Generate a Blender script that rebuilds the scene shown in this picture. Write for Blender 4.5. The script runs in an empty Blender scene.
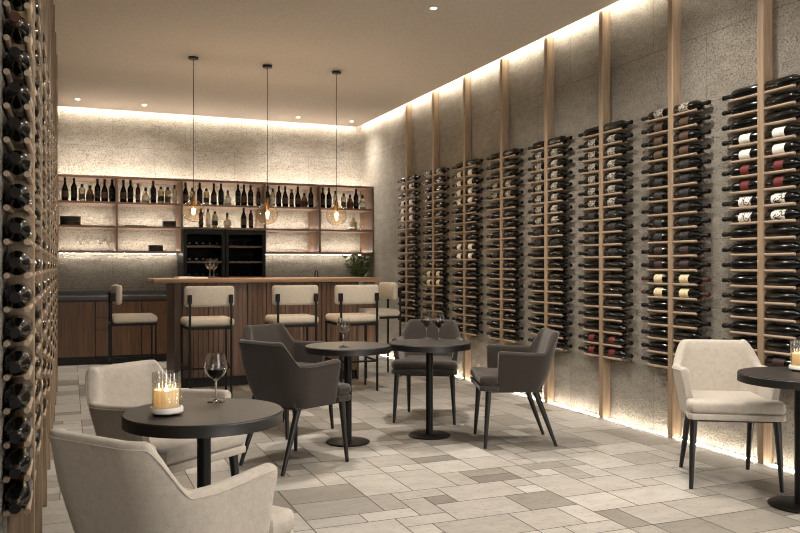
import bpy, bmesh, math, random
from mathutils import Vector, Matrix
random.seed(7)
PI = math.pi
S = bpy.context.scene
COL = S.collection

# ------------------------------------------------------------------ camera geometry
TH = math.radians(22.35)
SN, CS = math.sin(TH), math.cos(TH)
EYE = 1.25
FPX = 805.0
def cw(lat, d):                       # lateral / forward distance from the viewpoint -> world x, y
    return d * SN + lat * CS, d * CS - lat * SN
def xat(u, Y):                        # world x on the plane y = Y for an image column
    r = (u - 400.0) / FPX
    return Y * (SN + r * CS) / (CS - r * SN)

# room
XL, XR, YB, YF, ZC = -0.186, 4.13, 11.60, -2.6, 3.36

# ------------------------------------------------------------------ materials
def lin(c):
    return tuple((v / 12.92 if v <= .04045 else ((v + .055) / 1.055) ** 2.4) for v in c)

class N:                              # small node helper
    def __init__(self, name):
        self.m = bpy.data.materials.new(name); self.m.use_nodes = True
        self.nt = self.m.node_tree
        self.b = self.nt.nodes['Principled BSDF']
    def n(self, t, **k):
        o = self.nt.nodes.new(t)
        for a, v in k.items(): setattr(o, a, v)
        return o
    def l(self, a, b): self.nt.links.new(a, b)
    def set(self, **k):
        for a, v in k.items(): self.b.inputs[a.replace('_', ' ')].default_value = v
    def coords(self, kind='Object', scale=(1, 1, 1)):
        mp = self.n('ShaderNodeMapping'); mp.inputs['Scale'].default_value = scale
        if kind == 'Position':
            g = self.n('ShaderNodeNewGeometry'); self.l(g.outputs['Position'], mp.inputs[0])
        else:
            tc = self.n('ShaderNodeTexCoord'); self.l(tc.outputs[kind], mp.inputs[0])
        return mp.outputs[0]
    def noise(self, vec, scale, detail=4, rough=.55, dist=0):
        t = self.n('ShaderNodeTexNoise'); t.inputs['Scale'].default_value = scale
        t.inputs['Detail'].default_value = detail; t.inputs['Roughness'].default_value = rough
        t.inputs['Distortion'].default_value = dist
        self.l(vec, t.inputs['Vector']); return t.outputs['Fac']
    def ramp(self, fac, stops):
        r = self.n('ShaderNodeValToRGB'); e = r.color_ramp.elements
        while len(e) > len(stops): e.remove(e[-1])
        while len(e) < len(stops): e.new(1)
        for s, (p, c) in zip(e, stops):
            s.position = p; s.color = (*c, 1) if len(c) == 3 else c
        self.l(fac, r.inputs[0]); return r.outputs[0]
    def mix(self, a, b, fac, mode='MIX'):
        m = self.n('ShaderNodeMix', data_type='RGBA', blend_type=mode)
        for sock, v in ((m.inputs[0], fac), (m.inputs[6], a), (m.inputs[7], b)):
            if isinstance(v, (int, float)): sock.default_value = v
            elif isinstance(v, tuple): sock.default_value = (*v, 1) if len(v) == 3 else v
            else: self.l(v, sock)
        return m.outputs[2]
    def bump(self, h, strength=.3, dist=.01):
        b = self.n('ShaderNodeBump'); b.inputs['Strength'].default_value = strength
        b.inputs['Distance'].default_value = dist
        self.l(h, b.inputs['Height']); self.l(b.outputs[0], self.b.inputs['Normal'])

def plain(name, c, rough=.5, metal=0, **k):
    n = N(name); n.set(Base_Color=(*lin(c), 1), Roughness=rough, Metallic=metal)
    for a, v in k.items(): n.set(**{a: v})
    v = n.noise(n.coords(), 30, 3)
    col = n.ramp(v, [(.3, tuple(x * .92 for x in lin(c))), (.7, tuple(min(1, x * 1.06) for x in lin(c)))])
    n.l(col, n.b.inputs['Base Color'])
    return n.m
def wood(name, dark, light, axis='Z', rough=.5, s=1.0):
    n = N(name)
    sc = {'Z': (16, 16, .9), 'X': (.9, 16, 16), 'Y': (16, .9, 16)}[axis]
    v = n.coords('Object', tuple(x * s for x in sc))
    a = n.noise(v, 1.6, 6, .6, .6)
    v2 = n.coords('Object', tuple(x * s * 5 for x in sc))
    b = n.noise(v2, 1.5, 3, .6)
    c1 = n.ramp(a, [(.28, lin(dark)), (.5, tuple((p + q) / 2 for p, q in zip(lin(dark), lin(light)))), (.72, lin(light))])
    c2 = n.ramp(b, [(.3, (.72, .72, .72)), (.65, (1, 1, 1))])
    n.l(n.mix(c1, c2, .8, 'MULTIPLY'), n.b.inputs['Base Color'])
    n.set(Roughness=rough); n.bump(b, .12, .004)
    return n.m
def fabric(name, c, var=.1):
    n = N(name); v = n.coords()
    a = n.noise(v, 420, 2); b = n.noise(v, 45, 4, .6)
    m = n.mix(a, b, .4)
    lo = tuple(x * (1 - 2.2 * var) for x in lin(c)); hi = tuple(min(1, x * (1 + 2 * var)) for x in lin(c))
    n.l(n.ramp(m, [(.3, lo), (.7, hi)]), n.b.inputs['Base Color'])
    n.set(Roughness=.92, Sheen_Weight=.25, Sheen_Roughness=.5, Specular_IOR_Level=.2)
    n.bump(a, .35, .0015)
    return n.m
def glass(name, tint=(1, 1, 1), rough=0.0, ior=1.45):
    n = N(name); n.set(Base_Color=(*tint, 1), Roughness=rough, Transmission_Weight=1.0, IOR=ior)
    return n.m
def thin_glass(name, tint=(1, 1, 1), refl=1.0, base=.035, rough=.02):   # thin-walled glass: see-through with fresnel reflections
    n = N(name); n.nt.nodes.remove(n.b)
    tr = n.n('ShaderNodeBsdfTransparent'); gl = n.n('ShaderNodeBsdfGlossy'); gl.inputs['Roughness'].default_value = rough
    lw = n.n('ShaderNodeLayerWeight'); lw.inputs['Blend'].default_value = .5
    edge = n.ramp(lw.outputs['Facing'], [(.6, tint), (1, tuple(x * .93 for x in tint))])
    n.l(edge, tr.inputs['Color'])
    pw = n.n('ShaderNodeMath', operation='POWER'); n.l(lw.outputs['Facing'], pw.inputs[0]); pw.inputs[1].default_value = 4
    mu = n.n('ShaderNodeMath', operation='MULTIPLY_ADD'); n.l(pw.outputs[0], mu.inputs[0]); mu.inputs[1].default_value = .6 * refl; mu.inputs[2].default_value = base
    mx = n.n('ShaderNodeMixShader'); n.l(mu.outputs[0], mx.inputs[0]); n.l(tr.outputs[0], mx.inputs[1]); n.l(gl.outputs[0], mx.inputs[2])
    n.l(mx.outputs[0], n.nt.nodes['Material Output'].inputs['Surface'])
    return n.m
def glow(name, c, strength):
    n = N(name); n.set(Base_Color=(*c, 1), Emission_Color=(*c, 1), Emission_Strength=strength)
    return n.m
def stone(name, ax, ps=55, lo=.37, hi=.46, pit=(.48, .45, .41)):                  # rough pitted travertine cladding in big blocks
    n = N(name)
    pos = n.coords('Position')
    sep = n.n('ShaderNodeSeparateXYZ'); n.l(pos, sep.inputs[0])
    cmb = n.n('ShaderNodeCombineXYZ')
    n.l(sep.outputs[ax], cmb.inputs[0]); n.l(sep.outputs[2], cmb.inputs[1])
    br = n.n('ShaderNodeTexBrick'); n.l(cmb.outputs[0], br.inputs['Vector'])
    br.inputs['Scale'].default_value = 1; br.inputs['Brick Width'].default_value = 1.1
    br.inputs['Row Height'].default_value = .48; br.inputs['Mortar Size'].default_value = .004
    br.inputs['Color1'].default_value = (.86, .86, .86, 1); br.inputs['Color2'].default_value = (1.0, 1.0, 1.0, 1)
    br.inputs['Mortar'].default_value = (.62, .6, .57, 1); br.inputs['Mortar Smooth'].default_value = .4
    big = n.noise(pos, 1.7, 5, .6)
    st = n.coords('Position', (7, 7, 16)); mid = n.noise(st, 1.0, 6, .7, .4)
    pv = n.coords('Position', (1, 1, 1.25)); fine = n.noise(pv, ps, 4, .72)
    base = n.ramp(n.mix(big, mid, .55), [(.3, lin(STONE_LO)), (.52, lin(STONE_MID)), (.72, lin(STONE_HI))])
    pits = n.ramp(fine, [(lo, pit), (hi, (1, 1, 1))])
    c = n.mix(base, br.outputs['Color'], .8, 'MULTIPLY')
    n.l(n.mix(c, pits, .85, 'MULTIPLY'), n.b.inputs['Base Color'])
    n.set(Roughness=.9, Specular_IOR_Level=.2)
    h = n.mix(n.ramp(fine, [(.36, (0, 0, 0)), (.5, (1, 1, 1))]), mid, .35)
    h2 = n.mix(h, br.outputs['Fac'], .15, 'SUBTRACT')
    n.bump(h2, .7, .012)
    return n.m

STONE_LO, STONE_MID, STONE_HI = (.51, .488, .455), (.60, .577, .54), (.69, .665, .63)
M = {}
M['stone_y'] = stone('pitted stone side wall', 1, 68, .37, .47, (.55, .52, .48))
M['stone_x'] = stone('pitted stone back wall', 0, 52, .39, .47, (.50, .465, .42))
M['ceiling'] = plain('matt plaster', (.76, .725, .68), .9)
M['oak'] = wood('pale oak upright', (.50, .42, .335), (.68, .59, .49), 'Z', .55)
M['oak_y'] = wood('pale oak rail', (.54, .46, .385), (.73, .65, .56), 'Y', .55)
M['walnut'] = wood('walnut vertical grain', (.29, .21, .155), (.50, .375, .28), 'Z', .45)
M['walnut_x'] = wood('walnut horizontal grain', (.32, .225, .16), (.52, .385, .28), 'X', .45)
M['bartop'] = wood('bar top oak', (.48, .36, .26), (.66, .52, .39), 'X', .4)
M['darkwood'] = wood('dark stained end panel', (.20, .14, .105), (.36, .26, .19), 'Z', .45)
M['black'] = plain('black powder coat', (.04, .038, .037), .5, 0, Specular_IOR_Level=.25)
M['legs'] = plain('black stained timber', (.05, .046, .044), .4)
M['gap'] = plain('black plinth', (.06, .06, .06), .6)
M['cabin'] = plain('black cabinet lacquer', (.026, .028, .03), .45, 0, Specular_IOR_Level=.15)
M['counter'] = plain('dark grey stone counter', (.24, .24, .25), .35)
M['tabletop'] = wood('dark table veneer', (.11, .098, .09), (.19, .17, .155), 'X', .5)
M['tableedge'] = plain('black table edge', (.065, .063, .062), .45)
M['beige'] = fabric('beige chair fabric', (.69, .66, .62))
M['taupe'] = fabric('dark taupe chair fabric', (.205, .18, .163))
M['cream'] = fabric('cream stool fabric', (.75, .705, .64))
M['bottle'] = plain('black green bottle glass', (.035, .038, .034), .14, 0, Specular_IOR_Level=.4)
M['capsule'] = plain('black capsule', (.06, .05, .05), .4, 0, Specular_IOR_Level=.25)
M['capsule_red'] = plain('brown capsule', (.25, .12, .09), .4)
M['label_cream'] = plain('cream paper label', (.86, .78, .58), .7)
M['label_red'] = plain('dark red paper label', (.38, .10, .11), .7)
M['label_wine'] = plain('deep maroon paper label', (.17, .08, .085), .6)
M['label_white'] = plain('white paper label', (.90, .88, .85), .7)
M['label_brown'] = plain('brown paper label', (.30, .22, .16), .6)
def scribble(name, bg, fg, lo, hi, sc):
    n = N(name); v = n.coords('Object', sc)
    f = n.noise(v, 1, 3, .6, 1.2)
    n.l(n.ramp(f, [(lo, lin(fg)), (hi, lin(bg))]), n.b.inputs['Base Color']); n.set(Roughness=.7)
    return n.m
M['label_cream'] = scribble('cream label with small brown marks', (.85, .79, .64), (.32, .2, .1), .33, .37, (38, 38, 38))
M['label_ink'] = scribble('white label with ink pattern', (.92, .9, .87), (.06, .06, .06), .45, .49, (45, 45, 45))
M['label_speck'] = scribble('dark label with pale pattern', (.78, .75, .70), (.09, .085, .08), .47, .54, (75, 75, 75))
M['label_faint'] = scribble('black label with faint emblem', (.33, .32, .30), (.05, .05, .05), .56, .62, (60, 60, 60))
M['clear'] = thin_glass('clear glass', (.985, .985, .98))
M['ribbed'] = thin_glass('ribbed clear glass', (.97, .96, .94), 1.0, .16, .08)
M['crystal'] = glass('crystal stemware', (1, 1, 1), 0, 1.45)
M['pendantglass'] = thin_glass('amber pendant glass', (1, .965, .91))
M['wine'] = plain('red wine', (.09, .012, .02), .05)
M['rose'] = glass('pale wine', (1, .72, .5), 0, 1.33)
M['spirit_clear'] = plain('clear spirit bottle', (.80, .76, .66), .12, 0, Transmission_Weight=.75)
M['spirit_amber'] = plain('amber spirit bottle', (.50, .34, .22), .12, 0, Transmission_Weight=.4)
M['spirit_gold'] = plain('gold liqueur bottle', (.80, .74, .55), .12, 0, Transmission_Weight=.6)
M['spirit_brown'] = plain('brown glass bottle', (.18, .085, .05), .1)
def wax():
    n = N('ivory candle wax'); n.set(Base_Color=(*lin((.97, .93, .82)), 1), Roughness=.5)
    t = n.n('ShaderNodeBsdfTranslucent'); t.inputs['Color'].default_value = (.95, .84, .62, 1)
    mx = n.n('ShaderNodeMixShader'); mx.inputs[0].default_value = .55
    n.l(n.b.outputs[0], mx.inputs[1]); n.l(t.outputs[0], mx.inputs[2]); n.l(mx.outputs[0], n.nt.nodes['Material Output'].inputs['Surface'])
    return n.m
M['wax'] = wax()
M['marble'] = plain('white marble', (.88, .86, .83), .3)
M['ceramic'] = plain('dark grey stoneware', (.22, .20, .185), .6)
M['pot'] = plain('pale grey pot', (.74, .73, .71), .5)
M['leaf'] = plain('green leaf', (.38, .44, .25), .5)
M['stem'] = plain('brown stem', (.24, .18, .10), .7)
M['paper'] = plain('white paper', (.93, .92, .89), .6)
M['brass'] = plain('aged brass', (.52, .38, .22), .35, .9)
M['steel'] = plain('dark steel', (.25, .25, .25), .3, .9)
M['cabglass'] = thin_glass('smoked cabinet glass', (.80, .80, .81), .0, .0, .05)
WARM = (1.0, .885, .74)
M['cove'] = glow('warm led cove strip', WARM, 32.0)
M['floorled'] = glow('warm led floor strip', WARM, 52.0)
M['shelfled'] = glow('warm led shelf strip', WARM, 38.0)
M['downlens'] = glow('downlight lens', (1, .9, .74), 22.0)
M['flame'] = glow('candle flame', (1, .74, .42), 16.0)
M['filament'] = glow('bulb filament', (1, .62, .25), 22.0)

# ------------------------------------------------------------------ mesh helpers
class MB:
    def __init__(self): self.bm = bmesh.new()
    def box(self, x0, x1, y0, y1, z0, z1, bev=0, seg=2):
        b = bmesh.new()
        vs = [b.verts.new((x, y, z)) for x in (x0, x1) for y in (y0, y1) for z in (z0, z1)]
        for f in ((0, 1, 3, 2), (4, 6, 7, 5), (0, 4, 5, 1), (2, 3, 7, 6), (0, 2, 6, 4), (1, 5, 7, 3)):
            b.faces.new([vs[i] for i in f])
        if bev: bmesh.ops.bevel(b, geom=b.edges[:], offset=bev, segments=seg, profile=.5, affect='EDGES')
        self.join(b); return self
    def join(self, b, mat=None):
        m = {}
        for v in b.verts: m[v] = self.bm.verts.new(mat @ v.co if mat else v.co)
        for f in b.faces:
            try: self.bm.faces.new([m[v] for v in f.verts])
            except ValueError: pass
        b.free()
    def rod(self, p, q, r0, r1=None, seg=10, square=False):
        p, q = Vector(p), Vector(q); r1 = r0 if r1 is None else r1
        d = (q - p).normalized()
        a = Vector((1, 0, 0)) if abs(d.x) < .9 else Vector((0, 1, 0))
        e = d.cross(a).normalized(); g = d.cross(e).normalized()
        n = 4 if square else seg; off = PI / 4 if square else 0
        k = math.sqrt(2) if square else 1
        A, B = [], []
        for i in range(n):
            t = 2 * PI * i / n + off; w = e * math.cos(t) + g * math.sin(t)
            A.append(self.bm.verts.new(p + w * r0 * k)); B.append(self.bm.verts.new(q + w * r1 * k))
        for i in range(n):
            j = (i + 1) % n; self.bm.faces.new((A[i], A[j], B[j], B[i]))
        self.bm.faces.new(A[::-1]); self.bm.faces.new(B); return self
    def lathe(self, prof, seg=24, mat=None, ripple=None):
        b = bmesh.new(); rings = []
        for r, z in prof:
            if r < 1e-6: rings.append([b.verts.new((0, 0, z))])
            else:
                rings.append([b.verts.new((r * (1 + (ripple(i) if ripple else 0)) * math.cos(2 * PI * i / seg),
                                           r * (1 + (ripple(i) if ripple else 0)) * math.sin(2 * PI * i / seg), z)) for i in range(seg)])
        for R, T in zip(rings, rings[1:]):
            for i in range(seg):
                j = (i + 1) % seg
                if len(R) == 1 and len(T) == 1: continue
                if len(R) == 1: b.faces.new((R[0], T[j], T[i]))
                elif len(T) == 1: b.faces.new((R[i], R[j], T[0]))
                else: b.faces.new((R[i], R[j], T[j], T[i]))
        self.join(b, mat); return self
    def mesh(self, name, m, smooth=True, angle=38):
        bmesh.ops.recalc_face_normals(self.bm, faces=self.bm.faces[:])
        me = bpy.data.meshes.new(name); self.bm.to_mesh(me); self.bm.free()
        for x in (m if isinstance(m, list) else [m]): me.materials.append(x)
        if smooth:
            me.polygons.foreach_set('use_smooth', [True] * len(me.polygons))
            me.set_sharp_from_angle(angle=math.radians(angle))
        return me
    def build(self, name, m, parent=None, **k):
        return put(name, self.mesh(name, m, **k), parent)

def put(name, me, parent=None, loc=None):
    o = bpy.data.objects.new(name, me); COL.objects.link(o)
    if parent is not None: o.parent = parent
    if loc is not None: o.location = loc
    return o
def tag(o, label, cat, group=None):
    o['label'] = label; o['category'] = cat
    if group: o['group'] = group
    return o
def thing(name, label, cat, loc=(0, 0, 0), rz=0, group=None):
    o = bpy.data.objects.new(name, None); COL.objects.link(o)
    o.location = loc; o.rotation_euler = (0, 0, rz); o.empty_display_size = .1
    return tag(o, label, cat, group)
def copy_thing(o, loc, rz, label, group=None):
    def rec(a, par):
        c = a.copy(); COL.objects.link(c)
        if par is not None: c.parent = par
        for ch in a.children: rec(ch, c)
        return c
    r = rec(o, None); r.location = loc; r.rotation_euler = (0, 0, rz); r['label'] = label
    if group: r['group'] = group
    return r
def struct(o): o['kind'] = 'structure'; return o
def lamp(name, parent, kind, energy, color, loc=(0, 0, 0), **k):
    d = bpy.data.lights.new(name, kind); d.energy = energy; d.color = color
    for a, v in k.items(): setattr(d, a, v)
    o = bpy.data.objects.new(name, d); COL.objects.link(o)
    if parent is not None: o.parent = parent
    o.location = loc; return o

# ------------------------------------------------------------------ the room shell
def floor_tiles():
    cell = .14; nx = int(round((XR - XL) / cell)) + 1; ny = int((YB - YF) / cell) + 1
    occ = [[False] * ny for _ in range(nx)]
    bm = bmesh.new(); lay = bm.loops.layers.float_color.new('tone')
    sizes = [(2, 2), (2, 3), (3, 2), (2, 1), (1, 2), (3, 2), (2, 3), (1, 1), (2, 2)]
    g = .0028
    for j in range(ny):
        for i in range(nx):
            if occ[i][j]: continue
            for (a, b) in random.sample(sizes, len(sizes)) + [(1, 1)]:
                if i + a <= nx and j + b <= ny and not any(occ[p][q] for p in range(i, i + a) for q in range(j, j + b)): break
            for p in range(i, i + a):
                for q in range(j, j + b): occ[p][q] = True
            x0, x1 = XL + i * cell + g, min(XR, XL + (i + a) * cell) - g
            y0, y1 = YF + j * cell + g, min(YB, YF + (j + b) * cell) - g
            if x1 <= x0 or y1 <= y0: continue
            f = bm.faces.new([bm.verts.new(v) for v in ((x0, y0, 0), (x1, y0, 0), (x1, y1, 0), (x0, y1, 0))])
            t = random.random(); t = random.choice((t, t, .5 + .5 * t))
            s = random.uniform(-.03, .03)
            for l in f.loops: l[lay] = (t, .5 + s, 0, 1)
    # grout bed just under the tiles
    f = bm.faces.new([bm.verts.new(v) for v in ((XL, YF, -.002), (XR, YF, -.002), (XR, YB, -.002), (XL, YB, -.002))])
    for l in f.loops: l[lay] = (-3, .5, 0, 1)
    me = bpy.data.meshes.new('floor'); bm.to_mesh(me); bm.free()
    n = N('mixed limestone paving')
    at = n.n('ShaderNodeAttribute', attribute_name='tone')
    sep = n.n('ShaderNodeSeparateColor'); n.l(at.outputs['Color'], sep.inputs[0])
    pos = n.coords('Position', (1, 1, 1))
    nz = n.noise(n.coords('Position', (3, 7, 1)), 1.6, 6, .65, .5); fine = n.noise(n.coords('Position', (1, 1.6, 1)), 24, 5, .7)
    c = n.ramp(sep.outputs[0], [(0, lin((.46, .44, .41))), (.35, lin((.57, .55, .52))), (1, lin((.70, .685, .66)))])
    v = n.ramp(nz, [(.3, (.80, .79, .77)), (.6, (1, 1, 1))])
    c2 = n.mix(c, v, .8, 'MULTIPLY')
    p = n.ramp(fine, [(.34, (.66, .63, .60)), (.46, (1, 1, 1))])
    c3 = n.mix(c2, p, .7, 'MULTIPLY')
    mt = n.n('ShaderNodeMath', operation='LESS_THAN'); n.l(sep.outputs[0], mt.inputs[0]); mt.inputs[1].default_value = -1
    n.l(n.mix(c3, lin((.18, .16, .14)), mt.outputs[0]), n.b.inputs['Base Color'])
    n.set(Roughness=.5, Specular_IOR_Level=.35)
    n.bump(n.mix(nz, fine, .5), .2, .004)
    me.materials.append(n.m)
    return struct(put('floor', me))
floor_tiles()
struct(MB().box(XR, XR + .15, YF, YB + .15, 0, 3.56).build('wall_right', M['stone_y'], smooth=False))
struct(MB().box(XL - .15, XR, YB, YB + .15, 0, 3.56).build('wall_back', M['stone_x'], smooth=False))
struct(MB().box(XL - .15, XL, YF, YB, 0, 3.56).build('wall_left', M['stone_y'], smooth=False))
struct(MB().box(XL - .15, 1.35, YF - .15, YF, 0, 3.56).build('wall_front_light_block', M['stone_x'], smooth=False))  # unseen wall added to keep daylight off the left racks; open at right
CX, CY = XR - .09, YB - .10           # ceiling panel stops short of the two lit walls
struct(MB().box(XL, CX, YF, CY, ZC, ZC + .06).box(XL, XR, YF, YB, 3.50, 3.56).build('ceiling', M['ceiling'], smooth=False))
t = MB().box(CX, CX + .004, YF, CY + .004, ZC + .012, ZC + .05).build('led_strip', M['cove'])
tag(t, 'glowing cove strip along the top of the right wall', 'light strip')
t = MB().box(XL, CX - .002, CY, CY + .004, ZC + .012, ZC + .05).build('led_strip', M['cove'])
tag(t, 'glowing cove strip along the top of the back wall', 'light strip')

# ------------------------------------------------------------------ wine racks and bottles
ORD = ['top', 'second', 'third', 'fourth', 'fifth', 'sixth', 'seventh', 'eighth', 'ninth', 'tenth', 'eleventh', 'twelfth',
       'thirteenth', 'fourteenth', 'fifteenth', 'sixteenth', 'seventeenth', 'eighteenth', 'bottom']
NEAR = ['nearest', 'second nearest', 'third nearest', 'fourth nearest', 'fourth farthest', 'third farthest', 'second farthest', 'farthest']
ROWS = [2.385 - .1022 * i for i in range(19)]
RR = .0095                            # rail radius
DZ = math.sqrt((.0375 + RR) ** 2 - .028 ** 2)
BOT = [(0, 0), (.033, 0), (.0375, .006), (.0375, .193), (.0362, .206), (.031, .220), (.022, .236), (.0165, .248), (.0142, .262),
       (.0138, .302), (.0160, .303), (.0160, .311), (.0145, .312), (.0140, .32), (0, .32)]
def along(sgn=1): return Matrix.Rotation(-sgn * PI / 2, 4, 'X')   # z axis -> +y
def bottle_meshes():
    d = {}
    d['body'] = MB().lathe(BOT, 32, along()).mesh('bottle_body', M['bottle'])
    cap = [(.0150, .262), (.0150, .3015), (.0168, .3025), (.0168, .3115), (.0152, .3005), (.0150, .3215), (0, .3215)]
    d['cap'] = MB().lathe(cap, 16, along()).mesh('capsule', M['capsule'])
    d['capr'] = MB().lathe(cap, 16, along()).mesh('capsule', M['capsule_red'])
    for k in ('cream', 'red', 'wine', 'white', 'brown', 'ink', 'speck', 'faint'):
        z0, z1 = {'speck': (.055, .15), 'ink': (.05, .155), 'red': (.07, .14)}.get(k, (.06, .15))
        d[k] = MB().lathe([(.0370, z0), (.0381, z0), (.0381, z1), (.0370, z1)], 18, along()).mesh('label', M['label_' + k])
    return d
BM = bottle_meshes()
WORDS = {None: 'dark', 'cream': 'cream-labelled', 'red': 'red-labelled', 'wine': 'maroon-labelled', 'white': 'white-labelled',
         'brown': 'brown-labelled', 'ink': 'ink-patterned', 'speck': 'speckle-labelled', 'faint': 'black-labelled'}
# label pattern of every rack, row by row, nearest rack first
PAT = [
    {3: 'white', 4: 'white', 5: 'red', 6: 'red', 7: 'ink', 8: 'ink', 17: 'wine', 18: 'wine'},
    {0: 'speck', 1: 'brown', 2: 'brown', 3: 'brown', 4: 'faint', 5: 'faint', 6: 'faint', 7: 'faint', 8: 'faint', 9: 'faint', 10: 'wine', 11: 'wine', 12: 'cream', 13: 'cream'},
    {1: 'speck', 2: 'speck', 3: 'speck', 4: 'speck', 5: 'speck', 6: 'speck', 7: 'faint', 8: 'faint', 9: 'faint', 10: 'faint', 17: 'red', 18: 'red'},
    {1: 'speck', 2: 'speck', 3: 'speck', 4: 'speck', 5: 'speck', 6: 'speck', 7: 'speck', 8: 'faint', 9: 'faint'},
    {3: 'speck', 4: 'speck', 10: 'faint'},
    {1: 'white', 2: 'white', 3: 'white', 4: 'white', 9: 'white', 10: 'white'},
    {0: 'speck', 12: 'cream', 13: 'cream'},
    {1: 'white', 3: 'white', 4: 'white', 5: 'white', 6: 'speck'},
]
def rack_bottle(x, y, z, rz, lab, label, group, detail=True):
    o = thing('wine_bottle', label, 'wine bottle', (x, y, z), rz, group)
    put('bottle_body', BM['body'], o)
    if detail: put('capsule', BM['capr'] if lab == 'cream' else BM['cap'], o)
    if lab: put('label', BM[lab], o)
    return o
def rail_mesh(): return MB().rod((0, -.255, 0), (0, .255, 0), RR, seg=10).mesh('bottle_rail', M['oak_y'])
RAIL = rail_mesh()
POSTR = MB().box(-.04, .04, -.025, .025, 0, ZC, .003, 1).mesh('post', M['oak'])
RY = [3.85 + .828 * i for i in range(8)]
AXR = 4.090
for i, y in enumerate(RY):
    o = thing('wine_rack', 'pale oak post rack of %s bottle column on the right wall' % NEAR[i], 'wine rack', (XR - .04, y, 0), 0, 'racks along the right wall')
    put('post', POSTR, o)
    for z in ROWS:
        for dx in (-.028, .028): put('bottle_rail', RAIL, o, (AXR - (XR - .04) + dx, 0, z - DZ))
    for r, z in enumerate(ROWS):
        lab = PAT[i].get(r)
        for s in (1, -1):
            rack_bottle(AXR, y + s * .03, z, 0 if s > 0 else PI, lab,
                        '%s wine bottle %s of the post, %s row, %s rack on right wall' % (WORDS[lab], 'left' if s > 0 else 'right', ORD[r], NEAR[i]),
                        'bottles in the %s right wall rack' % NEAR[i], detail=(i < 6))
LY = [2.94 + .828 * i for i in range(8)]
AXL = -.1455
POSTL = MB().box(-.04, .04, -.025, .025, 0, ZC, .003, 1).mesh('post', M['oak'])
rest = MB()
lowp = [(0, 0), (.0375, .003), (.0375, .2), (.031, .220), (.0165, .248), (.014, .262), (.016, .303), (.014, .32), (0, .32)]
for i, y in enumerate(LY):
    o = thing('wine_rack', 'pale oak post rack of %s bottle column on the left wall' % NEAR[i], 'wine rack', (XL + .04, y, 0), 0, 'racks along the left wall')
    put('post', POSTL, o)
    for z in ROWS:
        for dx in (-.028, .028): put('bottle_rail', RAIL, o, (AXL - (XL + .04) + dx, 0, z - DZ))
    for r, z in enumerate(ROWS):
        for s in (1, -1):
            if i == 0 and s < 0:
                lab = 'cream' if r in (3, 4) else None
                rack_bottle(AXL, y - .03, z, PI, lab, '%s wine bottle with its neck towards the viewer, %s row, nearest rack on left wall' % (WORDS[lab], ORD[r]),
                            'bottles facing the viewer at the left edge')
            else:
                rest.lathe(lowp, 12, Matrix.Translation((AXL, y + s * .03, z)) @ along(s))
w = rest.build('wine_bottles', M['bottle'])
tag(w, 'rows of dark wine bottles seen edge-on deeper along the left wall racks', 'wine bottles'); w['kind'] = 'stuff'
# floor light strips between the posts of the right wall
edges = [YF + 0.02] + [y for y in RY] + [YB - .02]
GAPN = ['before the nearest post'] + ['between the %s and %s posts' % (NEAR[i], NEAR[i + 1]) for i in range(7)] + ['beyond the farthest post']
for i in range(9):
    a, b = edges[i] + (.03 if i else 0), edges[i + 1] - (.03 if i < 8 else 0)
    tag(MB().box(XR - .050, XR - .045, a, b, .0005, .005).build('led_strip', M['floorled']),
        'glowing floor light strip at right wall foot %s' % GAPN[i], 'light strip', 'floor light strips')

# ------------------------------------------------------------------ ceiling downlights
def downlight(x, y, label, power, first=[None]):
    loc = (x, y, ZC)
    if first[0] is None:
        o = thing('ceiling_downlight', label, 'ceiling light', loc, 0, 'recessed ceiling downlights')
        MB().lathe([(.024, -.0005), (.024, -.006), (.036, -.004), (.038, -.0005)], 24).build('trim_ring', M['marble'], o)
        MB().lathe([(.0235, -.001), (.0235, -.003), (0, -.004)], 20).build('lens', M['downlens'], o)
        first[0] = o
    else: o = copy_thing(first[0], loc, 0, label)
    return o, loc
SPOTS = [(2.75, 5.97, 'ceiling downlight alone in the middle of the ceiling', 180),
         (2.99, 11.05, 'third ceiling downlight from the left by the back wall', 85), (3.79, 11.06, 'ceiling downlight nearest the back right corner', 70),
         (.91, 10.98, 'second ceiling downlight from the left by the back wall', 85), (.10, 10.92, 'leftmost ceiling downlight by the back wall', 85),
         (1.25, 5.2, 'added fill downlight out of view above the left tables', 140), (2.75, 3.2, 'added fill downlight out of view above the right tables', 100), (2.0, 2.4, 'added fill downlight out of view above the nearest table', 100),  # three lamps added above the frame to brighten the room
         (3.35, 1.9, 'added fill downlight out of view, right wall by the viewpoint', 100), (3.35, 4.2, 'added fill downlight out of view, right wall above the light chair', 100),  # pair added out of view to lift the dark upper right wall
         (1.7, .4, 'added fill downlight out of view by the viewpoint, left', 100), (2.75, .4, 'added fill downlight out of view by the viewpoint, right', 100)]  # two more unseen lamps, added as fill for the near end
made = [(downlight(x, y, l, p), p) for x, y, l, p in SPOTS]
for (o, loc), p in made:
    lamp('downlight_beam', o, 'SPOT', p, (1, .915, .81), (0, 0, -.02), spot_size=math.radians(150), spot_blend=1.0, shadow_soft_size=.12)

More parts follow.
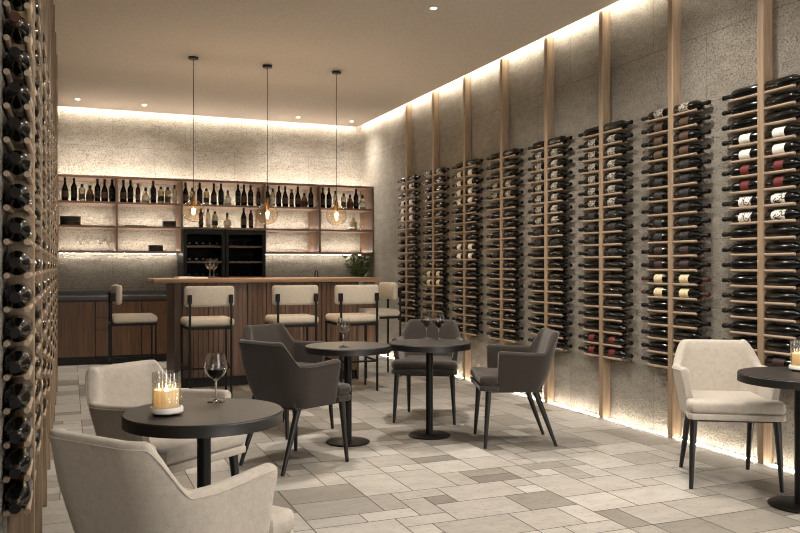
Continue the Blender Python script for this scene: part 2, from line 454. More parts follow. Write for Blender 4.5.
# ------------------------------------------------------------------ pendants
def pendant():
    o = thing('pendant_lamp', 'leftmost amber glass globe pendant over the bar', 'pendant lamp', (1.16, 8.30, 1.81), 0, 'globe pendants over the bar')
    top = ZC - 1.81
    MB().lathe([(0, top), (.05, top), (.05, top - .02), (.012, top - .026), (0, top - .026)], 24).build('ceiling_rose', M['black'], o)
    MB().rod((0, 0, .155), (0, 0, top - .02), .0032, seg=8).build('cord', M['black'], o)
    out = [(.02, .109)] + [(.111 * math.sin(a), .111 * math.cos(a)) for a in [PI * k / 22 for k in range(2, 23)]]
    out[-1] = (0, -.111)
    inn = [(r * .982, z * .982) for r, z in out[::-1]]; inn[-1] = (.018, .109)
    MB().lathe(out + inn + [out[0]], 40).build('globe', M['pendantglass'], o)
    MB().lathe([(0, .16), (.012, .16), (.019, .148), (.021, .085), (.018, .045), (0, .045)], 20).build('lamp_holder', M['brass'], o)
    b = [(.010, .046), (.012, .035), (.020, .005), (.024, -.02), (.020, -.042), (.008, -.055), (0, -.057)]
    MB().lathe(b, 20).build('bulb', M['clear'], o)
    MB().rod((-.007, 0, -.035), (-.005, 0, .02), .0042).rod((.007, 0, -.035), (.005, 0, .02), .0042).rod((0, .007, -.035), (0, .005, .02), .0042).build('filament', M['filament'], o)
    lamp('pendant_glow', o, 'POINT', 15, (1, .80, .58), (0, 0, -.01), shadow_soft_size=.02)
    return o
P = pendant()
copy_thing(P, (1.92, 8.32, 1.80), 0, 'middle amber glass globe pendant over the bar')
copy_thing(P, (2.67, 8.30, 1.80), 0, 'rightmost amber glass globe pendant over the bar')

# ------------------------------------------------------------------ back bar: shelf unit
SY = 11.05                            # front plane of the shelves
SX = [-.14, .575, 1.396, 2.517, 3.31, 4.125]
SZ = [2.42, 2.09, 1.78, 1.455]
sh = thing('wall_shelf', 'long walnut open shelf unit lit from behind on the back wall', 'shelf', (2.0, SY, 1.44))
def sub(mb, name, mat): 
    for v in mb.bm.verts: v.co -= Vector((2.0, SY, 1.44))
    return mb.build(name, mat, sh)
yb = YB - .002
sub(MB().box(SX[0], SX[5], SY, yb, SZ[0] - .028, SZ[0]), 'top_board', M['walnut_x'])
for k in (1, 2):
    for i in range(5):
        sub(MB().box(SX[i] + .0145, SX[i + 1] - .0145, SY + .004, yb, SZ[k] - .026, SZ[k]), 'shelf_board', M['walnut_x'])
sub(MB().box(SX[0], SX[2] + .0145, SY, yb, SZ[3] - .028, SZ[3]), 'bottom_board', M['walnut_x'])
sub(MB().box(SX[3] - .0145, SX[5], SY, yb, SZ[3] - .028, SZ[3]), 'bottom_board', M['walnut_x'])
for i, x in enumerate(SX):
    x0, x1 = (x - .014, x + .014) if 0 < i < 5 else ((x, x + .014) if i == 0 else (x - .014, x))
    sub(MB().box(x0, x1, SY, yb, SZ[3], SZ[0] - .028), 'upright', M['walnut'])
for i in range(5):
    for k in (1, 2, 3):
        if i == 2 and k == 3: continue
        a = sub(MB().box(SX[i] + .03, SX[i + 1] - .03, yb - .136, yb - .108, SZ[k] + .001, SZ[k] + .005), 'led_strip', M['shelfled'])
        a['label'] = 'glowing light strip'
sub(MB().box(SX[0], SX[5], yb - .130, yb - .112, SZ[0] + .001, SZ[0] + .009), 'led_strip', M['shelfled'])
for a, b in ((SX[0], SX[2]), (SX[3], SX[5])):
    sub(MB().box(a + .02, b - .02, yb - .055, yb - .045, SZ[3] - .0305, SZ[3] - .0285), 'led_strip', M['shelfled'])

# shelf bottles
def standing(kind):
    """returns (profile, height) of an upright bottle"""
    return {
        'wine': [(0, 0), (.034, 0), (.037, .005), (.037, .185), (.034, .2), (.022, .222), (.0145, .242), (.014, .285), (.0158, .286), (.0158, .294), (.014, .3), (0, .3)],
        'burg': [(0, 0), (.038, 0), (.041, .005), (.041, .13), (.036, .16), (.024, .2), (.015, .225), (.014, .285), (.016, .286), (.016, .295), (0, .298)],
        'square': [(0, 0), (.036, 0), (.039, .005), (.039, .165), (.036, .178), (.016, .196), (.014, .225), (0, .225)],
        'squat': [(0, 0), (.04, 0), (.048, .01), (.05, .05), (.046, .1), (.03, .15), (.016, .175), (.014, .21), (0, .21)],
        'slim': [(0, 0), (.029, 0), (.031, .005), (.031, .17), (.026, .195), (.014, .22), (.0125, .26), (0, .26)],
    }[kind]
SB = {}
def shelf_bottle(kind, glassmat, labmat, capmat, caph, xyz, label, group):
    key = (kind, glassmat, labmat)
    p = standing(kind); h = p[-1][1]; r = max(a for a, _ in p)
    if key not in SB:
        nk = [a for a, z in p if z > h * .8 and a > 0][0]
        SB[key] = (MB().lathe(p, 18).mesh('bottle_body', M[glassmat]),
                   MB().lathe([(nk + .0005, h - caph), (nk + .002, h - caph), (nk + .0022, h + .003), (0, h + .003)], 14).mesh('stopper', M[capmat]),
                   MB().lathe([(r - .001, h * .17), (r + .0007, h * .17), (r + .0007, h * .45), (r - .001, h * .45)], 18).mesh('label', M[labmat]) if labmat else None)
    b, c, l = SB[key]
    o = thing('bottle', label, 'bottle', xyz, 0, group)
    put('bottle_body', b, o); put('stopper', c, o)
    if l: put('label', l, o)
    return o
KIND = {'D': ('wine', 'bottle', 'label_faint', 'capsule', .05, 'tall dark wine bottle'),
        'B': ('burg', 'bottle', 'label_brown', 'capsule', .05, 'slope-shouldered dark bottle'),
        'C': ('square', 'spirit_clear', 'label_brown', 'capsule', .045, 'square-shouldered clear spirit bottle'),
        'A': ('squat', 'spirit_amber', 'label_wine', 'capsule', .04, 'squat amber spirit bottle'),
        'R': ('slim', 'spirit_brown', 'label_brown', 'capsule_red', .05, 'slim brown bottle'),
        'G': ('square', 'spirit_gold', 'label_faint', 'capsule', .04, 'gold liqueur bottle'),
        'S': ('slim', 'spirit_clear', 'label_white', 'capsule', .05, 'slim clear bottle'),
        'W': ('squat', 'spirit_clear', 'label_white', 'capsule', .05, 'squat clear bottle')}
BAYN = ['leftmost', 'second', 'middle', 'fourth', 'rightmost']
PLACE = [(0, 1, [(65, 'B'), (74, 'D'), (82, 'C'), (90, 'A'), (97.5, 'D'), (104.6, 'B'), (112, 'D')]),
         (1, 1, [(123.4, 'B'), (130.5, 'D'), (138, 'R'), (145.7, 'W'), (153.3, 'D'), (161, 'G'), (167.7, 'C'), (174.6, 'S')]),
         (2, 1, [(185.5, 'B'), (192.3, 'C'), (199.7, 'D'), (206.3, 'G'), (213.8, 'B'), (221, 'D'), (227.8, 'W'), (238, 'D'), (243.9, 'B'), (250.6, 'D'), (258.4, 'R')]),
         (2, 2, [(201, 'R'), (208.2, 'S'), (215, 'G'), (227.3, 'W'), (243.6, 'B'), (250.8, 'R')]),
         (3, 1, [(267.5, 'B'), (272.6, 'S'), (278.8, 'D'), (285.2, 'B'), (291.6, 'R'), (297.8, 'B'), (304.3, 'A'), (310.8, 'D')]),
         (4, 1, [(322.6, 'D'), (329, 'D'), (335.4, 'S'), (343.6, 'C'), (350, 'A'), (356, 'D'), (362.4, 'W')])]
NTH = ['first', 'second', 'third', 'fourth', 'fifth', 'sixth', 'seventh', 'eighth', 'ninth', 'tenth', 'eleventh']
for bay, k, lst in PLACE:
    for q, (u, c) in enumerate(lst):
        yy = 11.22
        kk = KIND[c]
        shelf_bottle(kk[0], kk[1], kk[2], kk[3], kk[4], (xat(u, yy), yy, SZ[k] + .0005),
                     '%s, %s from left in %s bay, %s bottle shelf' % (kk[5], NTH[q], BAYN[bay], 'upper' if k == 1 else 'lower'),
                     'bottles on the back bar shelves')
# plates, trays and stemware on the shelves
def dish_mesh(r, h): return MB().lathe([(0, 0), (r * .92, 0), (r, h * .3), (r, h), (r - .006, h), (r - .012, h * .5), (0, h * .45)], 28).mesh('plate', M['ceramic'])
def stack(u, yy, z, r, h, n, where):
    me = dish_mesh(r, h)
    for i in range(n):
        o = put('plate', me, None, (xat(u, yy), yy, z + .0005 + i * (h + .0005)))
        pos = ['bottom', 'second', 'third', 'fourth', 'top'][i] if n == 5 else ['bottom', 'middle', 'top'][i]
        tag(o, 'dark stoneware plate, %s of the stack %s' % (pos, where), 'plate', 'stacked plates ' + where)
stack(70.5, 11.25, SZ[2], .125, .023, 5, 'on the leftmost middle shelf')
stack(169.3, 11.25, SZ[2], .088, .026, 3, 'on the second bay middle shelf')
stack(155.8, 11.25, SZ[3], .095, .026, 3, 'on the second bay lowest shelf')
WG = [(0, 0), (.036, 0), (.036, .002), (.012, .006), (.0045, .012), (.0036, .05), (.004, .085), (.012, .093), (.030, .106), (.043, .124), (.0475, .142), (.045, .165), (.040, .185), (.037, .2)]
WGI = [(.0362, .2), (.0392, .185), (.0441, .165), (.0466, .142), (.042, .1245), (.0292, .1072), (.011, .0945), (0, .0925)]
GLASSM = MB().lathe(WG + WGI, 28).mesh('glass', M['crystal'])
def wine_mesh(top, mat):
    p = [(0, .0932)]
    ins = [(r * .985, z + .0006) for r, z in WGI[::-1]][1:]
    for (r, z) in ins:
        if z < top: p.append((r, z))
        else:
            r0, z0 = p[-1]; f = (top - z0) / (z - z0); p.append((r0 + (r - r0) * f, top)); break
    p.append((0, top)); return MB().lathe(p, 28).mesh('wine', M[mat])
WINE = {'red': wine_mesh(.139, 'wine'), 'rose': wine_mesh(.118, 'rose')}
def wine_glass(x, y, z, fill, label, group=None):
    o = thing('wine_glass', label, 'wine glass', (x, y, z + .0005), 0, group)
    put('glass', GLASSM, o)
    if fill: put('wine', WINE[fill], o)
    return o
for q, u in enumerate((80.5, 88.5, 101, 108.5)):
    wine_glass(xat(u, 11.3), 11.3, SZ[3], None, 'empty stemmed glass, %s from left on the leftmost lowest shelf' % NTH[q], 'stemmed glasses on the lowest shelf')
o = MB().box(-.14, .14, -.08, .08, 0, .014, .005).build('tray', M['ceramic']); o.location = (xat(135.5, 11.2), 11.2, SZ[2] + .0005)
tag(o, 'flat dark tray on the middle shelf of the second bay', 'tray')
o = MB().box(-.17, .17, -.09, .09, 0, .012, .004).build('tray', M['ceramic']); o.location = (xat(357.5, 11.2), 11.2, SZ[2] + .0005)
tag(o, 'flat dark tray under a decanter in the rightmost bay', 'tray')
o = thing('decanter', 'clear glass decanter on the tray in the rightmost bay', 'decanter', (xat(353.4, 11.2), 11.2, SZ[2] + .0135))
MB().lathe([(0, 0), (.05, 0), (.056, .01), (.058, .09), (.048, .115), (.02, .13), (.016, .17), (.02, .175)], 24).build('flask', M['spirit_clear'], o)
MB().lathe([(0, .172), (.013, .172), (.018, .19), (.02, .205), (.01, .215), (0, .216)], 20).build('stopper', M['clear'], o)
o = MB().lathe([(0, 0), (.034, 0), (.038, .09), (.036, .09), (.032, .012), (0, .01)], 22).build('tumbler', M['clear']); o.location = (xat(362, 11.2), 11.2, SZ[2] + .0135)
tag(o, 'short clear tumbler beside the decanter on the tray', 'glass')

# ------------------------------------------------------------------ wine cabinets, back counter
CF = 10.97
def cabinet(x0, x1, label):
    o = thing('wine_cabinet', label, 'wine cabinet', ((x0 + x1) / 2, CF, 0), 0, 'wine cabinets below the shelf')
    w = (x1 - x0) / 2 - .003; D = YB - .01 - CF; H = SZ[2] - .032
    c = MB()
    c.box(-w, -w + .03, .03, D, .08, H); c.box(w - .03, w, .03, D, .08, H); c.box(-w + .03, w - .03, D - .03, D, .08, H)
    c.box(-w + .03, w - .03, .03, D - .03, H - .03, H); c.box(-w + .03, w - .03, .03, D - .03, .08, .11)
    c.build('carcass', M['cabin'], o)
    MB().box(-w, w, .06, D, 0, .078).build('plinth', M['gap'], o)
    f = MB(); fw = .045
    f.box(-w, -w + fw, 0, .028, .085, H); f.box(w - fw, w, 0, .028, .085, H)
    f.box(-w + fw, w - fw, 0, .028, H - fw - .02, H); f.box(-w + fw, w - fw, 0, .028, .085, .085 + fw)
    d = f.build('door', M['cabin'], o)
    MB().box(-w + fw, w - fw, .010, .016, .085 + fw, H - fw - .02).build('pane', M['cabglass'], d)
    MB().rod((w - .03, -.03, .7), (w - .03, -.03, 1.05), .007).rod((w - .03, -.03, .73), (w - .03, .002, .73), .005).rod((w - .03, -.03, 1.02), (w - .03, .002, 1.02), .005).build('handle', M['steel'], d)
    zz = []
    for k in range(6):
        z = 1.52 - .21 * k; zz.append(z)
        MB().box(-w + .032, w - .032, .05, .075, z - .014, z + .014).build('shelf_front', M['oak_y'], o)
        MB().box(-w + .032, w - .032, .075, D - .05, z - .006, z + .004).build('shelf_board', M['cabin'], o)
    return o, zz, w
inside = MB().lathe(BOT, 14, along()).mesh('bottle_body', M['bottle'])
c1 = cabinet(1.40, 1.953, 'left black wine cabinet with glass door behind the bar')
c2 = cabinet(1.957, 2.51, 'right black wine cabinet with glass door behind the bar')
for (o, zz, w), nm in ((c1, 'left'), (c2, 'right')):
    for k in (0, 1, 2):
        for q in range(5):
            b = put('wine_bottle', inside, None, (o.location.x - .18 + .09 * q, CF + .42, zz[k] + .0045 + .0375))
            b.rotation_euler = (0, 0, PI)
            tag(b, 'dark bottle lying in the %s wine cabinet, %s shelf, %s from left' % (nm, ['top', 'second', 'third'][k], NTH[q]), 'wine bottle', 'bottles inside the wine cabinets')
CTZ = .87
def base_unit(x0, x1, split, label):
    o = thing('base_cabinet', label, 'cabinet', ((x0 + x1) / 2, CF, 0), 0, 'back counter cabinets')
    w = (x1 - x0) / 2 - .0015; D = YB - .01 - CF
    MB().box(-w, w, .024, D, .10, CTZ - .052).build('carcass', M['darkwood'], o)
    MB().box(-w, w, .05, D, 0, .099).build('plinth', M['gap'], o)
    g = .004
    if split == 0: MB().box(-w + g, w - g, 0, .022, .105, CTZ - .075).build('door', M['walnut'], o)
    else:
        hs = [.105, .105 + .34, .60, CTZ - .075] if split == 3 else [.105, .60, CTZ - .075]
        for a, b in zip(hs, hs[1:]): MB().box(-w + g, w - g, 0, .022, a + g / 2, b - g / 2).build('drawer', M['walnut'], o)
    return o
base_unit(-.165, .31, 0, 'walnut base cabinet with one tall door at the far left')
base_unit(.31, .872, 3, 'walnut base cabinet with three drawers behind the left stool')
base_unit(.872, 1.398, 3, 'walnut base cabinet with drawers beside the wine cabinets')
base_unit(2.513, 3.32, 2, 'walnut base cabinet right of the wine cabinets behind the bar')
base_unit(3.32, 4.125, 2, 'walnut base cabinet in the back right corner')
def worktop(x0, x1, label):
    o = thing('worktop', label, 'worktop', ((x0 + x1) / 2, CF, CTZ - .05))
    w = (x1 - x0) / 2
    MB().box(-w, w, -.015, YB - .005 - CF, .0, .05, .003, 1).build('slab', M['counter'], o)
    MB().box(-w, w, YB - .03 - CF, YB - .005 - CF, .0502, .10).build('upstand', M['counter'], o)
worktop(-.168, 1.397, 'dark stone worktop left of the wine cabinets')
worktop(2.514, 4.127, 'dark stone worktop right of the wine cabinets')
o = thing('faucet', 'slim dark tap standing on the right stone worktop', 'tap', (xat(315, 11.35), 11.35, CTZ + .0005))
MB().lathe([(0, 0), (.022, 0), (.022, .012), (.012, .016), (.012, .05), (0, .05)], 16).build('base', M['steel'], o)
tb = MB(); pts = [(0, 0, .05), (0, 0, .26)] + [(0, -.07 + .07 * math.cos(a), .26 + .07 * math.sin(a)) for a in [PI * k / 8 for k in range(1, 9)]] + [(0, -.14, .22)]
for a, b in zip(pts, pts[1:]): tb.rod(a, b, .009, seg=10)
tb.build('spout', M['steel'], o)
# potted plant on the worktop
def plant(loc, label):
    o = thing('potted_plant', label, 'plant', loc)
    MB().lathe([(0, 0), (.055, 0), (.075, .10), (.08, .16), (.074, .16), (.068, .12), (0, .118)], 28).build('pot', M['pot'], o)
    rnd = random.Random(3); st = MB(); lf = bmesh.new()
    for k in range(34):
        a = rnd.uniform(0, 2 * PI); lean = rnd.uniform(.03, .46); L = rnd.uniform(.26, .44)
        p = Vector((.03 * math.cos(a), .03 * math.sin(a), .12)); d = Vector((math.sin(lean) * math.cos(a), math.sin(lean) * math.sin(a), math.cos(lean)))
        n = 7
        for s in range(n):
            q = p + d * (L / n); st.rod(p, q, .0022, .0018, seg=5); p = q
            d = (d + Vector((rnd.uniform(-.15, .15), rnd.uniform(-.15, .15), .02))).normalized()
            if s > 0:
                for sg in (0, 1):
                    b = rnd.uniform(0, 2 * PI); w = (d * .5 + Vector((math.cos(b), math.sin(b), rnd.uniform(-.2, .5)))).normalized()
                    side = w.cross(Vector((0, 0, 1))).normalized(); up = side.cross(w).normalized()
                    ll = rnd.uniform(.06, .095); ww = ll * .30
                    v = [lf.verts.new(p), lf.verts.new(p + w * ll * .45 + side * ww + up * .006), lf.verts.new(p + w * ll + up * -.006), lf.verts.new(p + w * ll * .45 - side * ww + up * .006), lf.verts.new(p + w * ll * .5 - up * .002)]
                    lf.faces.new((v[0], v[1], v[4])); lf.faces.new((v[1], v[2], v[4])); lf.faces.new((v[2], v[3], v[4])); lf.faces.new((v[3], v[0], v[4]))
    st.build('stems', M['stem'], o)
    m2 = MB(); m2.join(lf); me = bpy.data.meshes.new('foliage'); m2.bm.to_mesh(me); m2.bm.free(); me.materials.append(M['leaf'])
    put('foliage', me, o)
plant((xat(358.5, 11.2), 11.2, CTZ + .0005), 'bushy green plant in a pale pot behind the right end of the bar')

# ------------------------------------------------------------------ the bar
BX0, BX1, BY0, BY1, BTZ = .99, 2.98, 8.45, 9.15, 1.125
o = thing('bar_counter', 'long walnut panelled bar with an overhanging wooden top', 'bar', ((BX0 + BX1) / 2, BY0, 0))
bx = (BX1 - BX0) / 2
MB().box(-bx + .02, bx - .02, .024, BY1 - BY0 - .02, .10, BTZ - .045).build('carcass', M['darkwood'], o)
MB().box(-bx + .03, bx - .03, .05, BY1 - BY0 - .03, 0, .099).build('plinth', M['gap'], o)
npan = 9; pw = (2 * bx - .16) / npan
for k in range(npan):
    a = -bx + .14 + k * pw
    mb = MB(); ns = 4; sw = pw / ns
    for q in range(ns): mb.box(a + q * sw + .0012, a + (q + 1) * sw - (.0045 if q == ns - 1 else .0012), .002, .022, .105, BTZ - .05, .0015, 1)
    mb.build('front_panel', M['walnut'], o)
MB().box(-bx, -bx + .055, 0, .05, .0, BTZ - .046, .002, 1).build('corner_post', M['darkwood'], o)
MB().box(-bx + .085, -bx + .135, 0, .022, .105, BTZ - .046, .002, 1).build('edge_board', M['darkwood'], o)
MB().box(bx - .02, bx, 0, BY1 - BY0, .0, BTZ - .046).build('end_panel', M['darkwood'], o)
MB().box(-bx, -bx + .019, .052, BY1 - BY0, .0, BTZ - .046).build('end_panel', M['darkwood'], o)
MB().box(-bx - .21, bx + .22, -.10, BY1 - BY0 + .02, BTZ - .044, BTZ, .006, 2).build('bar_top', M['bartop'], o)

def stool():
    o = thing('bar_stool', 'cream upholstered black framed bar stool', 'bar stool', (0, 0, 0), 0, 'cream bar stools round the bar')
    for x in (-.215, .215): MB().rod((x, .205, 0), (x, .205, .675), .0085, square=True).build('leg', M['black'], o)
    for x in (-.19, .19): MB().rod((x, -.215, 0), (x, -.215, .985), .0095, square=True).build('leg', M['black'], o)
    f = MB(); z = .672
    f.box(-.225, .225, .195, .216, z - .012, z + .012); f.box(-.2, .2, -.225, -.204, z - .012, z + .012)
    for s in (-1, 1): f.rod((s * .215, .2, z), (s * .19, -.21, z), .011, square=True)
    f.build('seat_frame', M['black'], o)
    g = MB(); z = .30
    for s in (-1, 1): g.rod((s * .215, .2, z), (s * .19, -.21, z), .008, square=True)
    g.rod((-.215, .205, z - .05), (.215, .205, z - .05), .009, square=True); g.rod((-.19, -.215, z), (.19, -.215, z), .008, square=True)
    g.build('foot_rail', M['black'], o)
    c = MB().box(-.228, .228, -.205, .225, .686, .762, .034, 4)
    for v in c.bm.verts:
        if v.co.z > .725: v.co.z += .022 * (1 - (v.co.x / .228) ** 2) * (1 - ((v.co.y - .015) / .22) ** 2)
    c.build('seat', M['cream'], o)
    b = bmesh.new(); cols = 13
    mb = MB().box(-.232, .232, -.20, -.138, .872, 1.066, .026, 3)
    bmesh.ops.bisect_plane(mb.bm, geom=mb.bm.verts[:] + mb.bm.edges[:] + mb.bm.faces[:], plane_co=(0, 0, 0), plane_no=(1, 0, 0))
    for k in (-.15, -.075, .075, .15):
        bmesh.ops.bisect_plane(mb.bm, geom=mb.bm.verts[:] + mb.bm.edges[:] + mb.bm.faces[:], plane_co=(k, 0, 0), plane_no=(1, 0, 0))
    for v in mb.bm.verts: v.co.y += .045 * (v.co.x / .232) ** 2 - .012
    mb.build('backrest', M['cream'], o)
    for s in (-1, 1): MB().box(s * .19 - .017, s * .19 + .017, -.2265, -.168, .905, .985, .003, 1).build('bracket', M['black'], o)
    return o
s0 = stool()
s0.location = (1.225, 7.84, 0); s0['label'] = 'second bar stool from left, facing the bar front'
copy_thing(s0, (.60, 8.62, 0), -PI / 2, 'leftmost bar stool, side-on at the left end of the bar')
copy_thing(s0, (2.055, 7.84, 0), 0, 'middle bar stool, third from left at the bar front')
copy_thing(s0, (2.68, 7.80, 0), 0, 'fourth bar stool from left, partly over the rightmost one')
copy_thing(s0, (3.27, 8.66, 0), PI / 2, 'rightmost bar stool at the right end of the bar, facing left')
wine_glass(1.375, 8.62, BTZ, 'rose', 'front stemmed glass of pale wine on the bar top', 'glasses on the bar')
wine_glass(1.445, 8.80, BTZ, 'rose', 'rear stemmed glass of pale wine on the bar top', 'glasses on the bar')
o = thing('menu', 'white folded paper lying on the left part of the bar top', 'paper', (1.18, 8.62, BTZ + .0005), .1)
MB().box(-.15, -.001, -.11, .11, 0, .018).build('left_page', M['paper'], o)
MB().box(.001, .15, -.11, .11, 0, .014).build('right_page', M['paper'], o)

# ------------------------------------------------------------------ tables
TZ = .69
def table():
    o = thing('round_table', '', 'table', (0, 0, 0), 0, 'round pedestal tables')
    MB().lathe([(0, TZ), (.300, TZ), (.3005, TZ - .003)], 72).build('tabletop', M['tabletop'], o)
    MB().lathe([(.3005, TZ - .003), (.303, TZ - .006), (.303, TZ - .042), (.304, TZ - .045), (0, TZ - .045)], 72).build('table_edge', M['tableedge'], o)
    MB().lathe([(.0265, .011), (.0265, TZ - .046)], 28).build('column', M['black'], o)
    MB().lathe([(0, 0), (.152, 0), (.155, .003), (.155, .009), (.150, .012), (0, .012)], 56).build('foot_plate', M['black'], o)
    return o
def cwu(u, d): return cw((u - 400) / FPX * d, d)
t0 = table()
T1 = cwu(204, 3.13); T2 = cwu(348, 5.72); T3 = cwu(429.5, 5.95); T4 = cwu(800, 4.2)
t0.location = (*T1, 0); t0['label'] = 'round dark table in the left foreground with candle and red wine'
copy_thing(t0, (*T2, 0), .5, 'round dark table at centre left with an empty glass')
copy_thing(t0, (*T3, 0), 1.1, 'round dark table at centre with two filled glasses')
copy_thing(t0, (*T4, 0), 0, 'round dark table cut off by the right edge')
def ontable(u, y): return cwu(u, (EYE - TZ) * FPX / (y - 266.5))
g = ontable(216, 402); wine_glass(g[0], g[1], TZ, 'red', 'large glass of red wine beside the lit candle on nearest table')
g = ontable(343.5, 347); wine_glass(g[0], g[1], TZ, None, 'empty stemmed wine glass on the centre left table')
g = ontable(426.5, 338.5); wine_glass(g[0], g[1], TZ, 'red', 'left of two red wine glasses on the centre table', 'pair of glasses on the centre table')
g = ontable(439, 339.3); wine_glass(g[0], g[1], TZ, 'red', 'right of two red wine glasses on the centre table', 'pair of glasses on the centre table')
def candle():
    o = thing('candle_holder', '', 'candle', (0, 0, 0), 0, 'candles in ribbed glass')
    m = MB().lathe([(0, .008), (.057, .008), (.062, .012), (.062, .026), (.059, .030), (0, .030)], 40); m.build('base', M['marble'], o)
    for k in range(3):
        a = 2 * PI * k / 3 + .4
        MB().rod((.042 * math.cos(a), .042 * math.sin(a), 0), (.042 * math.cos(a), .042 * math.sin(a), .009), .009, seg=12).build('foot', M['black'], o)
    rp = lambda i: .022 * (1 if i % 4 < 2 else -1)
    MB().lathe([(.0525, .0305), (.0525, .160), (.0498, .160), (.0498, .0305), (.0525, .0305)], 112, None, lambda i: .018 * math.sin(i * 2 * PI / 4)).build('ribbed_glass', M['ribbed'], o)
    MB().lathe([(0, .031), (.045, .031), (.046, .034), (.046, .092), (.0445, .095), (.042, .092), (.038, .06), (.02, .05), (0, .05)], 36).build('wax', M['wax'], o)
    MB().rod((0, 0, .05), (.001, 0, .066), .0012, seg=6).build('wick', M['gap'], o)
    MB().lathe([(0, .064), (.005, .068), (.0085, .079), (.007, .092), (.003, .106), (0, .114)], 16).build('flame', M['flame'], o)
    lamp('flame_light', o, 'POINT', 2.6, (1, .78, .5), (0, 0, .080), shadow_soft_size=.010)
    return o
cd = candle(); g = ontable(166.5, 414.5); cd.location = (g[0], g[1], TZ + .0005); cd['label'] = 'lit candle in ribbed glass on the left foreground table'
g = ontable(801.5, 371); copy_thing(cd, (g[0], g[1], TZ + .0005), .3, 'candle in ribbed glass on the table at right edge')

# ------------------------------------------------------------------ upholstered armchairs
def smooth(a, b, x):
    t = max(0, min(1, (x - a) / (b - a))); return t * t * (3 - 2 * t)
def shell_mesh(mat):
    W, R, YBK, YFR = .238, .135, -.198, .140    # half width at the bottom, corner radius, back and arm-front positions
    path = []                                  # right arm front -> back -> left arm front: x, y, nx, ny, how much 'back'
    ns, nc, nb = 10, 32, 8
    def corner(sx):
        out = []
        for k in range(nc + 1):
            a = PI / 2 * k / nc
            out.append((sx * (W - R + R * math.cos(a)), YBK + R - R * math.sin(a), sx * math.cos(a), -math.sin(a), smooth(.28, .62, k / nc)))
        return out
    for k in range(ns): path.append((W, YFR + (YBK + R - YFR) * k / ns, 1, 0, 0))
    path += corner(1)
    for k in range(1, nb): path.append(((W - R) * (1 - 2 * k / nb), YBK, 0, -1, 1))
    path += corner(-1)[::-1]
    for k in range(1, ns + 1): path.append((-W, YBK + R + (YFR - YBK - R) * k / ns, -1, 0, 0))
    bm = bmesh.new(); rings = []; TH_ = .045; ZB = .392; L = 8; seam = []
    for (x, y, nx, ny, s) in path:
        top = .656 + .012 * smooth(-.08, .145, y) + (.795 - .656) * s
        th = TH_ * (.9 + .2 * s)
        ring = []
        def P(off, z):
            wz = 1 + (.165 / W) * (min(z, .64) - ZB)
            px, py = x - nx * off, y - ny * off
            px *= wz * (1 - s * .07 * smooth(.60, .80, z))
            py -= max(0, z - .40) * (.27 * smooth(.05, -.20, y)) - .02 * (1 - smooth(ZB, ZB + .1, z)) * s
            return bm.verts.new((px, py, z))
        for k in range(L + 1): ring.append(P(0, ZB + (top - .018 - ZB) * k / L))
        seam.append(ring[-1].co.copy())
        ring += [P(th * .12, top - .005), P(th * .35, top), P(th * .65, top), P(th * .88, top - .005)]
        for k in range(L, -1, -1): ring.append(P(th, ZB + (top - .018 - ZB) * k / L))
        rings.append(ring)
    n = len(rings[0])
    for A, B in zip(rings, rings[1:]):
        for k in range(n):
            j = (k + 1) % n; bm.faces.new((A[k], A[j], B[j], B[k]))
    for ring in (rings[0], rings[-1]):         # rounded arm fronts
        c = [bm.verts.new(v.co + Vector((0, .014, 0))) for v in ring]
        for k, v in enumerate(c):              # pull each point towards the middle of the arm's thickness
            o = ring[n - 5 - k + (0 if k < n - 4 else n)] if 0 <= n - 5 - k + (0 if k < n - 4 else n) < n else ring[k]
            mid = (ring[k].co.x + o.co.x) / 2
            v.co.x = mid + (v.co.x - mid) * .62
            if v.co.z > .6: v.co.z -= .008
        for k in range(n):
            j = (k + 1) % n; bm.faces.new((ring[k], ring[j], c[j], c[k]))
        bm.faces.new(c)
    m = MB(); m.join(bm)
    q = MB()
    for a, b in zip(seam, seam[1:]): q.rod(a, b, .0032, seg=6)
    return m, q
def seat_shape(z0, z1, grow, bev):
    pts = [(-.195, -.165), (.195, -.165), (.212, .135), (.255, .16), (.262, .248), (.238, .278), (-.238, .278), (-.262, .248), (-.255, .16), (-.212, .135)]
    bm = bmesh.new()
    vs = [bm.verts.new((x * grow, y * (grow if y > 0 else 1), z0)) for x, y in pts]
    f = bm.faces.new(vs); r = bmesh.ops.extrude_face_region(bm, geom=[f])
    for v in r['geom']:
        if isinstance(v, bmesh.types.BMVert): v.co.z = z1
    es = [e for e in bm.edges if abs(e.verts[0].co.z - e.verts[1].co.z) < 1e-6]
    bmesh.ops.bevel(bm, geom=es, offset=bev, segments=4, profile=.5, affect='EDGES')
    m = MB(); m.join(bm); return m
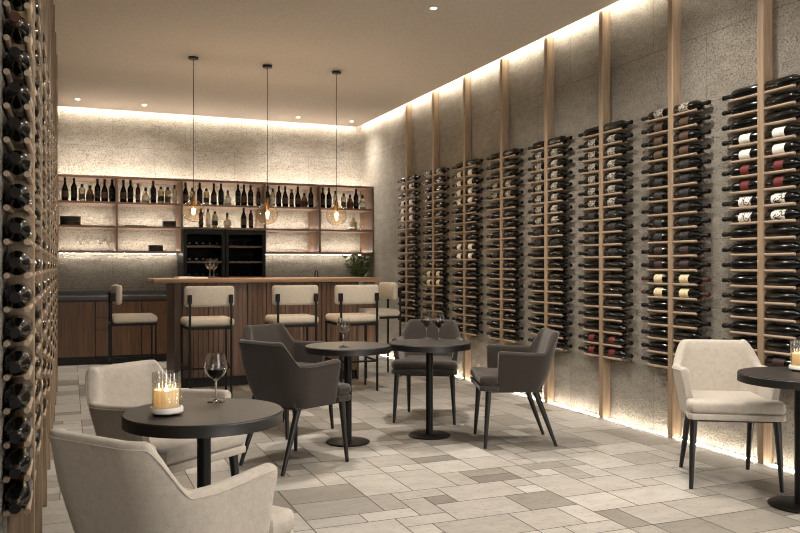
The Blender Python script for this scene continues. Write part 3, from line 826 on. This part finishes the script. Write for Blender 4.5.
def armchair(fab, cloth):
    o = thing('armchair', '', 'armchair', (0, 0, 0), 0, 'upholstered %s armchairs' % cloth)
    sm, sq = shell_mesh(fab)
    sq.build('piping', fab, sm.build('back_shell', fab, o, angle=60))
    seat_shape(.394, .428, 1.0, .007).build('seat_base', fab, o)
    seat_shape(.4285, .500, 1.002, .028).build('seat_cushion', fab, o)
    MB().box(-.2, .2, -.16, .22, .376, .3935).build('seat_frame', M['legs'], o)
    for s in (-1, 1):
        MB().rod((s * .243, .243, 0), (s * .222, .215, .394), .0115, .022, seg=14).build('leg', M['legs'], o)
        MB().rod((s * .198, -.262, 0), (s * .178, -.115, .394), .0115, .022, seg=14).build('leg', M['legs'], o)
    return o
def place(o, lat, d, fl, fd):
    x, y = cw(lat, d); fx, fy = fd * SN + fl * CS, fd * CS - fl * SN
    o.location = (x, y, 0); o.rotation_euler = (0, 0, math.atan2(-fx, fy)); return o
def dupchair(src, lat, d, fl, fd, label):
    c = copy_thing(src, (0, 0, 0), 0, label); return place(c, lat, d, fl, fd)
A = armchair(M['beige'], 'beige'); A['label'] = 'beige armchair seen from behind in the left foreground'
place(A, -.68, 2.40, .52, .855)
dupchair(A, -1.07, 3.64, .86, -.51, 'beige armchair beyond the left foreground table, facing right')
dupchair(A, 1.91, 4.73, -.14, -.99, 'beige armchair at the right by the bottle racks')
B = armchair(M['taupe'], 'dark taupe'); B['label'] = 'dark taupe armchair seen from behind at the centre left table'
place(B, -.681, 5.125, .65, .76)
dupchair(B, -.86, 6.16, .79, -.61, 'dark taupe armchair mostly hidden behind another dark armchair')
dupchair(B, .23, 6.64, -.16, -.98, 'dark taupe armchair facing the viewer behind the centre table')
dupchair(B, .815, 5.78, -1, -.05, 'dark taupe armchair in side view facing left, right of centre table')

# ------------------------------------------------------------------ world, camera, view
w = bpy.data.worlds.new('World'); S.world = w; w.use_nodes = True
w.node_tree.nodes['Background'].inputs[0].default_value = (1.0, .965, .92, 1)
w.node_tree.nodes['Background'].inputs[1].default_value = 2.9
cam = bpy.data.cameras.new('Camera'); cam.lens = 36 * FPX / 800; cam.sensor_width = 36; cam.clip_start = .02
co = bpy.data.objects.new('Camera', cam); COL.objects.link(co)
co.location = (0, 0, EYE); co.rotation_euler = (PI / 2, 0, -TH)
S.camera = co
S.view_settings.view_transform = 'Standard'; S.view_settings.look = 'None'
S.view_settings.gamma = 1; S.view_settings.use_curve_mapping = False
S.view_settings.exposure = 0.88
cy = S.cycles
cy.filter_width = 1.1
cy.use_denoising = True; cy.caustics_reflective = False; cy.caustics_refractive = False
cy.sample_clamp_indirect = 4.0; cy.max_bounces = 10; cy.transmission_bounces = 10; cy.transparent_max_bounces = 8
